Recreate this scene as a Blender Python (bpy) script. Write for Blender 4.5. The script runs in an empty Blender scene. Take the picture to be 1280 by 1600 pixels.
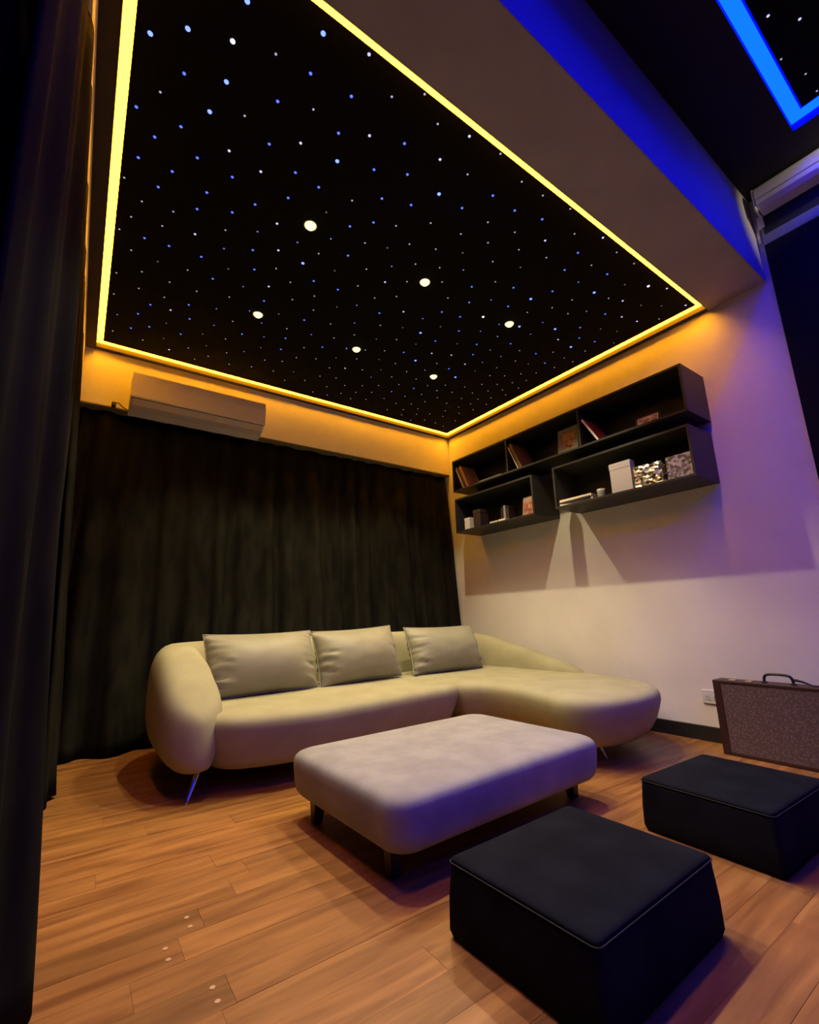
import bpy, bmesh, math, random
from mathutils import Vector, Matrix, noise

random.seed(7)
scene = bpy.context.scene
COL = scene.collection
PI = math.pi
R_ = math.radians

# ------------------------------------------------------------------ camera
cam_data = bpy.data.cameras.new('camera')
cam_data.sensor_fit = 'HORIZONTAL'
cam_data.sensor_width = 36.0
cam_data.lens = 36.0 * 717.58 / 1280.0
cam_data.clip_start = 0.02
cam = bpy.data.objects.new('camera', cam_data)
COL.objects.link(cam)
yaw, pitch, roll = 0.62188134, 0.22505854, -0.02492638
fwd = Vector((math.sin(yaw) * math.cos(pitch), math.cos(yaw) * math.cos(pitch), math.sin(pitch)))
rgt = Vector((math.cos(yaw), -math.sin(yaw), 0.0))
upv = rgt.cross(fwd)
r2 = rgt * math.cos(roll) + upv * math.sin(roll)
u2 = upv * math.cos(roll) - rgt * math.sin(roll)
rot = Matrix((r2, u2, -fwd)).transposed()
cam.matrix_world = Matrix.Translation((-3.5278, -4.0634, 0.85)) @ rot.to_4x4()
scene.camera = cam

# ------------------------------------------------------------------ world, exposure
world = bpy.data.worlds.new('night')
scene.world = world
world.use_nodes = True
world.node_tree.nodes['Background'].inputs['Color'].default_value = (0.05, 0.06, 0.10, 1)
world.node_tree.nodes['Background'].inputs['Strength'].default_value = 0.02
scene.view_settings.view_transform = 'Standard'
scene.view_settings.look = 'None'
scene.view_settings.exposure = 0.0
scene.view_settings.gamma = 1.0
scene.view_settings.use_curve_mapping = False
scene.cycles.max_bounces = 8
scene.cycles.sample_clamp_indirect = 4.0

AMBER = (41.0, 15.6, 0.28)          # amber LED tape radiance
BLUE = (0.006, 0.22, 70.0)           # blue LED tape radiance
SPOT_W = 86.0                       # bay downlights
NEAR_W = 4.0                       # downlights of the front half of the room
SPOT_COL = (1.0, 0.86, 0.51)

# ------------------------------------------------------------------ materials
def mat(name, col, rough=0.6, metal=0.0, spec=0.5, sheen=0.0, coat=0.0):
    m = bpy.data.materials.new(name)
    m.use_nodes = True
    b = m.node_tree.nodes['Principled BSDF']
    b.inputs['Base Color'].default_value = (*col, 1)
    b.inputs['Roughness'].default_value = rough
    b.inputs['Metallic'].default_value = metal
    b.inputs['Specular IOR Level'].default_value = spec
    b.inputs['Sheen Weight'].default_value = sheen
    b.inputs['Coat Weight'].default_value = coat
    return m

def nodes(m):
    nt = m.node_tree
    return nt, nt.nodes, nt.links, nt.nodes['Principled BSDF']

def add_noise_col(m, c1, c2, scale=8.0, detail=4.0, stretch=(1, 1, 1), lo=0.35, hi=0.65, bump=0.0, bscale=200.0, bdist=0.002):
    nt, N, L, b = nodes(m)
    tc = N.new('ShaderNodeTexCoord')
    mp = N.new('ShaderNodeMapping')
    mp.inputs['Scale'].default_value = stretch
    L.new(tc.outputs['Object'], mp.inputs['Vector'])
    n = N.new('ShaderNodeTexNoise')
    n.inputs['Scale'].default_value = scale
    n.inputs['Detail'].default_value = detail
    L.new(mp.outputs['Vector'], n.inputs['Vector'])
    r = N.new('ShaderNodeValToRGB')
    r.color_ramp.elements[0].position = lo
    r.color_ramp.elements[1].position = hi
    r.color_ramp.elements[0].color = (*c1, 1)
    r.color_ramp.elements[1].color = (*c2, 1)
    L.new(n.outputs['Fac'], r.inputs['Fac'])
    L.new(r.outputs['Color'], b.inputs['Base Color'])
    if bump:
        n2 = N.new('ShaderNodeTexNoise')
        n2.inputs['Scale'].default_value = bscale
        n2.inputs['Detail'].default_value = 3
        L.new(tc.outputs['Object'], n2.inputs['Vector'])
        bp = N.new('ShaderNodeBump')
        bp.inputs['Strength'].default_value = bump
        bp.inputs['Distance'].default_value = bdist
        L.new(n2.outputs['Fac'], bp.inputs['Height'])
        L.new(bp.outputs['Normal'], b.inputs['Normal'])
    return m

def emis(name, col, strength=1.0):
    m = bpy.data.materials.new(name)
    m.use_nodes = True
    nt = m.node_tree
    nt.nodes.clear()
    o = nt.nodes.new('ShaderNodeOutputMaterial')
    e = nt.nodes.new('ShaderNodeEmission')
    e.inputs['Color'].default_value = (*col, 1)
    e.inputs['Strength'].default_value = strength
    nt.links.new(e.outputs[0], o.inputs[0])
    return m

M = {}
M['wall'] = add_noise_col(mat('wall_paint', (.6, .57, .54), .75, spec=.25), (.68, .635, .60), (.73, .685, .65), 3, 3, bump=.12, bscale=160, bdist=.001)
M['bulk'] = M['wall']
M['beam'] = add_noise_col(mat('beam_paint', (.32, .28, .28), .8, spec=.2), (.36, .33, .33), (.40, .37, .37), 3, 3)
M['dark_ceiling'] = mat('dark_ceiling_paint', (.030, .026, .026), .7, spec=.2)
M['lip'] = mat('ceiling_lip_paint', (.05, .04, .032), .8, spec=.15)
M['black_panel'] = mat('black_star_panel', (.0075, .0072, .007), .95, spec=.08)
M['soffit'] = mat('soffit_shade_tone', (.17, .15, .10), .8, spec=.15)  # darker than the wall: shade under the bulkhead put into the colour
M['near_wall'] = mat('front_room_wall_paint', (.06, .058, .06), .8)
M['baseboard'] = mat('black_baseboard', (.012, .012, .011), .45)
M['curtain'] = add_noise_col(mat('black_velvet_curtain', (.012, .012, .009), .95, spec=.03), (.0080, .0080, .0058), (.0165, .0150, .0098), 14, 3, (1, 1, .25))
M['sofa'] = add_noise_col(mat('beige_sofa_microfibre', (.42, .37, .25), .85, spec=.2), (.33, .305, .185), (.375, .35, .215), 6, 4, bump=.15, bscale=350, bdist=.001)
M['pillow'] = add_noise_col(mat('taupe_pillow_satin', (.33, .30, .225), .5, spec=.35, sheen=.05), (.25, .235, .16), (.295, .275, .19), 5, 4, bump=.1, bscale=400, bdist=.001)
M['bench'] = add_noise_col(mat('grey_bench_velvet', (.40, .37, .33), .9, spec=.15), (.27, .262, .25), (.33, .322, .305), 9, 5, bump=.2, bscale=300, bdist=.001)
M['pouf'] = add_noise_col(mat('black_pouf_suede', (.01, .011, .013), .9, spec=.06), (.0058, .0066, .0095), (.0095, .0108, .0145), 7, 4, bump=.25, bscale=260, bdist=.001)
M['pouf_piping'] = mat('pouf_piping', (.010, .011, .013), .8)
M['leg_wood'] = add_noise_col(mat('dark_leg_wood', (.02, .012, .008), .35), (.014, .009, .006), (.03, .018, .011), 8, 3, (1, 1, 6))
M['chrome'] = mat('chrome', (.72, .72, .78), .18, metal=1.0)
M['shelf'] = add_noise_col(mat('black_shelf_laminate', (.030, .030, .026), .45, spec=.4), (.020, .020, .018), (.026, .025, .022), 6, 3)
M['ac'] = mat('ac_white_plastic', (.76, .68, .69), .2, spec=.5)
M['ac_low'] = mat('ac_flap_plastic', (.46, .42, .40), .35, spec=.4)
M['ac_dark'] = mat('ac_dark_slot', (.03, .03, .03), .6)
M['cable'] = mat('black_cable', (.02, .012, .008), .5)
M['trim_ring'] = mat('downlight_ring', (.55, .5, .42), .35)
M['lens'] = emis('downlight_lens', (1.0, .88, .26), 3.2)
M['outlet'] = mat('outlet_plastic', (.62, .60, .58), .4)
M['slot'] = mat('outlet_slot', (.03, .03, .03), .5)
M['amber'] = emis('amber_led_tape', AMBER)
M['blue'] = emis('blue_led_tape', BLUE)
M['cassette'] = mat('screen_cassette_metal', (.75, .70, .60), .35, spec=.5)
M['screen_black'] = mat('screen_black_masking', (.006, .006, .006), .8)
M['screen_bar'] = mat('screen_grey_bar', (.20, .19, .18), .5)
M['screen'] = mat('dark_screen_fabric', (.010, .009, .009), .9, spec=.1)
M['leather'] = mat('case_leather_trim', (.035, .012, .010), .45)
M['handle'] = mat('case_handle_leather', (.014, .010, .011), .4)
M['brass'] = mat('case_brass_latch', (.65, .55, .38), .3, metal=1.0)

# speckled tweed covering of the case
def tweed():
    m = mat('case_tweed', (.16, .10, .09), .8)
    nt, N, L, b = nodes(m)
    tc = N.new('ShaderNodeTexCoord')
    v = N.new('ShaderNodeTexVoronoi')
    v.inputs['Scale'].default_value = 75
    L.new(tc.outputs['Object'], v.inputs['Vector'])
    r = N.new('ShaderNodeValToRGB')
    r.color_ramp.elements[0].position = .12
    r.color_ramp.elements[1].position = .55
    r.color_ramp.elements[0].color = (.17, .115, .105, 1)
    r.color_ramp.elements[1].color = (.085, .052, .050, 1)
    L.new(v.outputs['Distance'], r.inputs['Fac'])
    L.new(r.outputs['Color'], b.inputs['Base Color'])
    return m
M['tweed'] = tweed()

# parquet planks: tone changes plank by plank through the object's random number
def plank_mat(name, dark=1.0):
    m = mat(name, (.4, .2, .08), .38, spec=.4)
    nt, N, L, b = nodes(m)
    tc = N.new('ShaderNodeTexCoord')
    oi = N.new('ShaderNodeObjectInfo')
    geo = N.new('ShaderNodeNewGeometry')
    off = N.new('ShaderNodeVectorMath'); off.operation = 'MULTIPLY_ADD'
    rv = N.new('ShaderNodeCombineXYZ')
    L.new(oi.outputs['Random'], rv.inputs['X'])
    L.new(oi.outputs['Random'], rv.inputs['Y'])
    L.new(rv.outputs[0], off.inputs[0])
    off.inputs[1].default_value = (37, 53, 0)
    L.new(geo.outputs['Position'], off.inputs[2])
    mp = N.new('ShaderNodeMapping')
    mp.inputs['Scale'].default_value = (1.6, 15, 1)
    L.new(off.outputs[0], mp.inputs['Vector'])
    n = N.new('ShaderNodeTexNoise')
    n.inputs['Scale'].default_value = 1.6
    n.inputs['Detail'].default_value = 6
    n.inputs['Distortion'].default_value = .6
    L.new(mp.outputs[0], n.inputs['Vector'])
    r = N.new('ShaderNodeValToRGB')
    r.color_ramp.elements[0].position = .28
    r.color_ramp.elements[1].position = .72
    r.color_ramp.elements[0].color = (.185 * dark, .070 * dark, .018 * dark, 1)
    r.color_ramp.elements[1].color = (.44 * dark, .205 * dark, .054 * dark, 1)
    L.new(n.outputs['Fac'], r.inputs['Fac'])
    hs = N.new('ShaderNodeHueSaturation')
    mr = N.new('ShaderNodeMapRange')
    mr.inputs['To Min'].default_value = .88
    mr.inputs['To Max'].default_value = 1.10
    L.new(oi.outputs['Random'], mr.inputs['Value'])
    L.new(mr.outputs[0], hs.inputs['Value'])
    L.new(r.outputs['Color'], hs.inputs['Color'])
    L.new(hs.outputs[0], b.inputs['Base Color'])
    bp = N.new('ShaderNodeBump')
    bp.inputs['Strength'].default_value = .08
    bp.inputs['Distance'].default_value = .002
    L.new(n.outputs['Fac'], bp.inputs['Height'])
    L.new(bp.outputs[0], b.inputs['Normal'])
    return m
M['plank'] = plank_mat('parquet_plank')
M['plank_dark'] = plank_mat('parquet_plank_dark', .66)
M['subfloor'] = mat('subfloor', (.09, .04, .016), .8)
M['plug'] = mat('floor_plug', (.55, .34, .16), .5)

# ------------------------------------------------------------------ helpers
def link(name, me, m=None, parent=None, smooth=False):
    o = bpy.data.objects.new(name, me)
    COL.objects.link(o)
    if m is not None and not me.materials:
        me.materials.append(m)
    if smooth:
        for p in me.polygons:
            p.use_smooth = True
    if parent is not None:
        o.parent = parent
    return o

def from_bm(name, bm, m, parent=None, smooth=False):
    bmesh.ops.recalc_face_normals(bm, faces=bm.faces[:])
    me = bpy.data.meshes.new(name)
    bm.to_mesh(me)
    bm.free()
    return link(name, me, m, parent, smooth)

def bm_box(bm, lo, hi, bevel=0.0, seg=2, mtx=None):
    x0, y0, z0 = lo
    x1, y1, z1 = hi
    vs = [bm.verts.new(c) for c in ((x0, y0, z0), (x1, y0, z0), (x1, y1, z0), (x0, y1, z0), (x0, y0, z1), (x1, y0, z1), (x1, y1, z1), (x0, y1, z1))]
    fs = [bm.faces.new([vs[i] for i in f]) for f in ((0, 3, 2, 1), (4, 5, 6, 7), (0, 1, 5, 4), (1, 2, 6, 5), (2, 3, 7, 6), (3, 0, 4, 7))]
    if bevel:
        es = set()
        for f in fs:
            es.update(f.edges)
        r = bmesh.ops.bevel(bm, geom=list(es), offset=bevel, segments=seg, affect='EDGES', profile=.5)
        vs = list({v for f in r['faces'] for v in f.verts} | {v for v in vs if v.is_valid})
    if mtx is not None:
        bmesh.ops.transform(bm, matrix=mtx, verts=[v for v in vs if v.is_valid])
    return vs

def box(name, lo, hi, m, parent=None, bevel=0.0, seg=2, smooth=False):
    bm = bmesh.new()
    bm_box(bm, lo, hi, bevel, seg)
    return from_bm(name, bm, m, parent, smooth)

def rbox(name, size, loc, rotation, m, parent=None, bevel=0.0, seg=2, smooth=False):
    """box centred at its own origin, then placed"""
    sx, sy, sz = (s / 2 for s in size)
    bm = bmesh.new()
    bm_box(bm, (-sx, -sy, -sz), (sx, sy, sz), bevel, seg)
    o = from_bm(name, bm, m, parent, smooth)
    o.location = loc
    o.rotation_euler = rotation
    return o

def empty(name, loc=(0, 0, 0), rz=0.0):
    o = bpy.data.objects.new(name, None)
    o.empty_display_size = .1
    COL.objects.link(o)
    o.location = loc
    o.rotation_euler = (0, 0, rz)
    return o

def tag(o, label=None, cat=None, group=None, kind=None):
    if label: o['label'] = label
    if cat: o['category'] = cat
    if group: o['group'] = group
    if kind: o['kind'] = kind
    return o

def struct(o, label=None, cat=None):
    return tag(o, label, cat, kind='structure')

def tube(bm, pts, rad, seg=10, cap=True):
    pts = [Vector(p) for p in pts]
    rads = rad if isinstance(rad, (list, tuple)) else [rad] * len(pts)
    rings = []
    prev = None
    for i, p in enumerate(pts):
        t = (pts[min(i + 1, len(pts) - 1)] - pts[max(i - 1, 0)]).normalized()
        a = prev if prev is not None else (Vector((0, 0, 1)) if abs(t.z) < .9 else Vector((1, 0, 0)))
        a = (a - t * a.dot(t)).normalized()
        prev = a
        b = t.cross(a)
        rings.append([bm.verts.new(p + (a * math.cos(2 * PI * k / seg) + b * math.sin(2 * PI * k / seg)) * rads[i]) for k in range(seg)])
    for r0, r1 in zip(rings, rings[1:]):
        for k in range(seg):
            bm.faces.new((r0[k], r0[(k + 1) % seg], r1[(k + 1) % seg], r1[k]))
    if cap:
        bm.faces.new(rings[0][::-1])
        bm.faces.new(rings[-1])

def lathe(bm, prof, seg=24, centre=(0, 0, 0)):
    cx, cy, cz = centre
    rings = []
    for r, z in prof:
        if r < 1e-6:
            rings.append([bm.verts.new((cx, cy, cz + z))])
        else:
            rings.append([bm.verts.new((cx + r * math.cos(2 * PI * k / seg), cy + r * math.sin(2 * PI * k / seg), cz + z)) for k in range(seg)])
    for a, b in zip(rings, rings[1:]):
        for k in range(seg):
            k2 = (k + 1) % seg
            if len(a) == 1 and len(b) == 1:
                continue
            if len(a) == 1:
                bm.faces.new((a[0], b[k], b[k2]))
            elif len(b) == 1:
                bm.faces.new((a[k], a[k2], b[0]))
            else:
                bm.faces.new((a[k], a[k2], b[k2], b[k]))

def catmull(pts, n, closed=True):
    """resample control points to n points evenly spaced along a Catmull-Rom curve"""
    P = [Vector(p) for p in pts]
    k = len(P)
    dense = []
    rng = k if closed else k - 1
    for i in range(rng):
        if closed:
            a, b, c, d = P[(i - 1) % k], P[i], P[(i + 1) % k], P[(i + 2) % k]
        else:
            a, b, c, d = P[max(i - 1, 0)], P[i], P[i + 1], P[min(i + 2, k - 1)]
        for s in range(24):
            t = s / 24
            dense.append(.5 * ((2 * b) + (c - a) * t + (2 * a - 5 * b + 4 * c - d) * t * t + (3 * b - a - 3 * c + d) * t ** 3))
    if closed:
        dense.append(dense[0].copy())
    else:
        dense.append(P[-1].copy())
    acc = [0]
    for a, b in zip(dense, dense[1:]):
        acc.append(acc[-1] + (b - a).length)
    out = []
    j = 0
    m_ = n if closed else n - 1
    for i in range(n):
        s = acc[-1] * i / m_
        while j < len(acc) - 2 and acc[j + 1] < s:
            j += 1
        t = (s - acc[j]) / max(1e-9, acc[j + 1] - acc[j])
        out.append(dense[j].lerp(dense[j + 1], t))
    return out

def slab(name, outline, prof, m, parent, n=140, crown=None):
    """upholstered block: smooth closed plan outline lofted through (z, inset) rings, both ends capped"""
    c = [Vector((p.x, p.y)) for p in catmull([(x, y, 0) for x, y in outline], n)]
    area = sum(a.x * b.y - b.x * a.y for a, b in zip(c, c[1:] + c[:1]))
    if area < 0:
        c.reverse()
    nrm = []
    for i in range(n):
        t = (c[(i + 1) % n] - c[i - 1]).normalized()
        nrm.append(Vector((t.y, -t.x)))
    for _ in range(6):
        nrm = [(nrm[i - 1] + nrm[i] * 2 + nrm[(i + 1) % n]).normalized() for i in range(n)]
    bm = bmesh.new()
    rings = []
    for z, ins in prof:
        rings.append([bm.verts.new((c[i].x - nrm[i].x * ins, c[i].y - nrm[i].y * ins, z + (crown(c[i].x, c[i].y) if crown else 0))) for i in range(n)])
    for a, b in zip(rings, rings[1:]):
        for k in range(n):
            bm.faces.new((a[k], a[(k + 1) % n], b[(k + 1) % n], b[k]))
    for ring0, dz in ((rings[0], 0.0), (rings[-1], .002)):
        cen = sum((v.co for v in ring0), Vector()) / n
        last = ring0
        for st in (.8, .55, .3, .08):
            ring = [bm.verts.new((cen.x + (v.co.x - cen.x) * st, cen.y + (v.co.y - cen.y) * st, v.co.z + dz)) for v in ring0]
            for k in range(n):
                bm.faces.new((last[k], last[(k + 1) % n], ring[(k + 1) % n], ring[k]))
            last = ring
        bm.faces.new(last)
    return from_bm(name, bm, m, parent, True)

# ================================================================== SETTING
XL, XR = -3.70, 0.0                 # bay: left bulkhead face, shelf wall
H = 2.98                            # underside of the ceiling lip and beam
ZL = 3.018                          # star panel and LED tape
YE = -3.31                          # front face of the beam
YB = 0.30                           # wall behind the curtain
YFRONT = -6.6
HN = 3.62                           # front half ceiling

floor = struct(box('floor', (-3.95, YFRONT - .1, -.06), (.12, YB + .1, -.014), M['subfloor']), 'parquet floor of orange-brown planks', 'floor')
# planks, rows along x
def unit_plank():
    bm = bmesh.new()
    bm_box(bm, (0, 0, 0), (1, 1, 1), 0)
    return bm
pb = bmesh.new(); bm_box(pb, (0, 0, 0), (1, 1, 1))
plank_me = bpy.data.meshes.new('plank'); pb.to_mesh(plank_me); pb.free(); plank_me.materials.append(M['plank'])
pb = bmesh.new(); bm_box(pb, (0, 0, 0), (1, 1, 1))
plank_dk = bpy.data.meshes.new('plank_dark'); pb.to_mesh(plank_dk); pb.free(); plank_dk.materials.append(M['plank_dark'])
pb = bmesh.new(); lathe(pb, [(0.007, 0), (0.0065, .0008), (0, .0010)], 10)
plug_me = bpy.data.meshes.new('plug'); pb.to_mesh(plug_me); pb.free(); plug_me.materials.append(M['plug'])
ROWW = .11
row_top = -2.673 + ROWW * 27        # row edges fall on y = -2.673, -2.783 ...
rows = int((row_top - YFRONT) / ROWW) + 1
prng = random.Random(21)
for r in range(rows):
    y1 = row_top - r * ROWW
    y0 = y1 - ROWW
    if y0 > YB: continue
    special = {27: -3.13, 24: -3.128, 25: -3.2}.get(r)
    cuts = [-3.9]
    x = -3.9 + prng.uniform(.5, 1.5)
    if special is not None:
        x = special
    while x < -.35:
        cuts.append(x)
        x += prng.uniform(1.0, 1.75)
    cuts.append(0.0)
    for i, (a, b) in enumerate(zip(cuts, cuts[1:])):
        dk = special is not None and r in (27, 24) and i == 0
        o = link('plank', plank_dk if dk else plank_me, None, floor)
        o.location = (a + .0004, y0 + .0004, -.014)
        o.scale = (b - a - .0008, ROWW - .0008, .014 + prng.uniform(-.0004, .0004))
        if r in (24, 25, 27, 28) or (y0 < -1.2 and prng.random() < .06 and b < -.4):
            if i == 0:
                for dx in (-.035,):
                    for fy in (.28, .74):
                        q = link('plug', plug_me, None, o)
                        q.matrix_parent_inverse = (Matrix.Translation(o.location) @ Matrix.Diagonal((*o.scale, 1))).inverted()
                        q.location = (b + dx, y0 + ROWW * fy, .0006)

# walls
struct(box('wall_right', (0, YFRONT - .1, -.06), (.12, YB + .1, 3.9), M['wall']), 'pale plastered wall behind the shelves', 'wall')
wb = struct(box('wall_back', (-3.95, YB, -.06), (.12, YB + .1, 3.9), M['near_wall']), 'wall behind the long curtain', 'wall')
box('bulkhead', (-3.95, 0, 2.525), (0, YB, H + .3), M['wall'], wb)
box('soffit_shade_board', (-3.83, .002, 2.513), (-.001, YB, 2.525), M['soffit'], wb)  # added dark sheet standing in for shade on the bulkhead underside
wl = struct(box('wall_left', (-3.95, YFRONT - .1, -.06), (-3.83, YB + .1, 3.9), M['near_wall']), 'wall behind the left curtains', 'wall')
box('bulkhead', (-3.83, YE, 2.80), (XL, 0, H + .3), M['wall'], wl)
struct(box('wall_front', (-3.95, YFRONT - .1, -.06), (.12, YFRONT, 3.9), M['near_wall']), 'wall at the front end of the room', 'wall')
struct(box('baseboard_right', (-.016, YFRONT, 0), (0, YB, .094), M['baseboard'], bevel=.004), 'black baseboard along the shelf wall', 'baseboard')
# beam and ceiling lips of the bay (trim_1), openings 0.045 m from the walls
LIPX1, LIPX0, LIPY1, LIPY0 = -.045, -3.630, -.045, -2.953
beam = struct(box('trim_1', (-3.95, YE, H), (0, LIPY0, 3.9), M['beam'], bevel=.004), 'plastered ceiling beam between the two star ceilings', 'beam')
bm = bmesh.new()
bm_box(bm, (-3.83, LIPY0, H), (LIPX0, 0, H + .2))
bm_box(bm, (LIPX1, LIPY0, H), (0, 0, H + .2))
bm_box(bm, (LIPX0, LIPY1, H), (LIPX1, 0, H + .2))
struct(from_bm('trim_2', bm, M['lip']), 'dark ceiling lip around the amber lit star panel', 'trim')
ceil = struct(box('ceiling', (-3.95, LIPY0, H + .2), (.12, YB, H + .3), M['dark_ceiling']), 'slab above the star panel', 'ceiling')
# front half ceiling with its opening
NX1, NX0, NY1, NY0 = -.35, -3.35, -3.66, -6.2
bm = bmesh.new()
bm_box(bm, (-3.95, NY1, HN), (.12, YE, HN + .08))
bm_box(bm, (-3.95, YFRONT, HN), (.12, NY0, HN + .08))
bm_box(bm, (NX1, NY0, HN), (.12, NY1, HN + .08))
bm_box(bm, (-3.95, NY0, HN), (NX0, NY1, HN + .08))
bm_box(bm, (-3.95, YFRONT, HN + .08), (.12, YE, HN + .2))
ceil2 = struct(from_bm('ceiling', bm, M['dark_ceiling']), 'dark ceiling lip around the blue lit star panel', 'ceiling')

# ================================================================== STAR CEILINGS
star_mats = {
    'w': emis('star_white', (.62, .60, .95), 1.15),
    's': emis('star_small_white', (.62, .58, .78), .75),
    'b': emis('star_blue', (.10, .15, 1.0), 1.7),
    'd': emis('star_dim', (.62, .56, .60), .28),
    'B': emis('star_bright_blue', (.13, .20, 1.0), 3.0),
    'W': emis('star_bright_white', (.70, .72, 1.0), 2.2),
    'x': emis('star_small_blue', (.22, .28, .95), .9),
}
star_me = {}
def star_mesh(key):
    if key not in star_me:
        size, c = int(key[0]), key[1]
        rad = {1: .0052, 2: .0070, 3: .0098}[size]
        mk = {'3b': 'B', '3w': 'W', '2b': 'b', '2w': 'w', '1b': 'x', '1w': 's', '1d': 'd'}[key]
        b_ = bmesh.new()
        lathe(b_, [(rad, 0), (rad * .8, -rad * .35), (rad * .4, -rad * .55), (0, -rad * .6)], 8)
        me = bpy.data.meshes.new('star_point')
        b_.to_mesh(b_ and me); b_.free()
        me.materials.append(star_mats[mk])
        star_me[key] = me
    return star_me[key]

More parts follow.
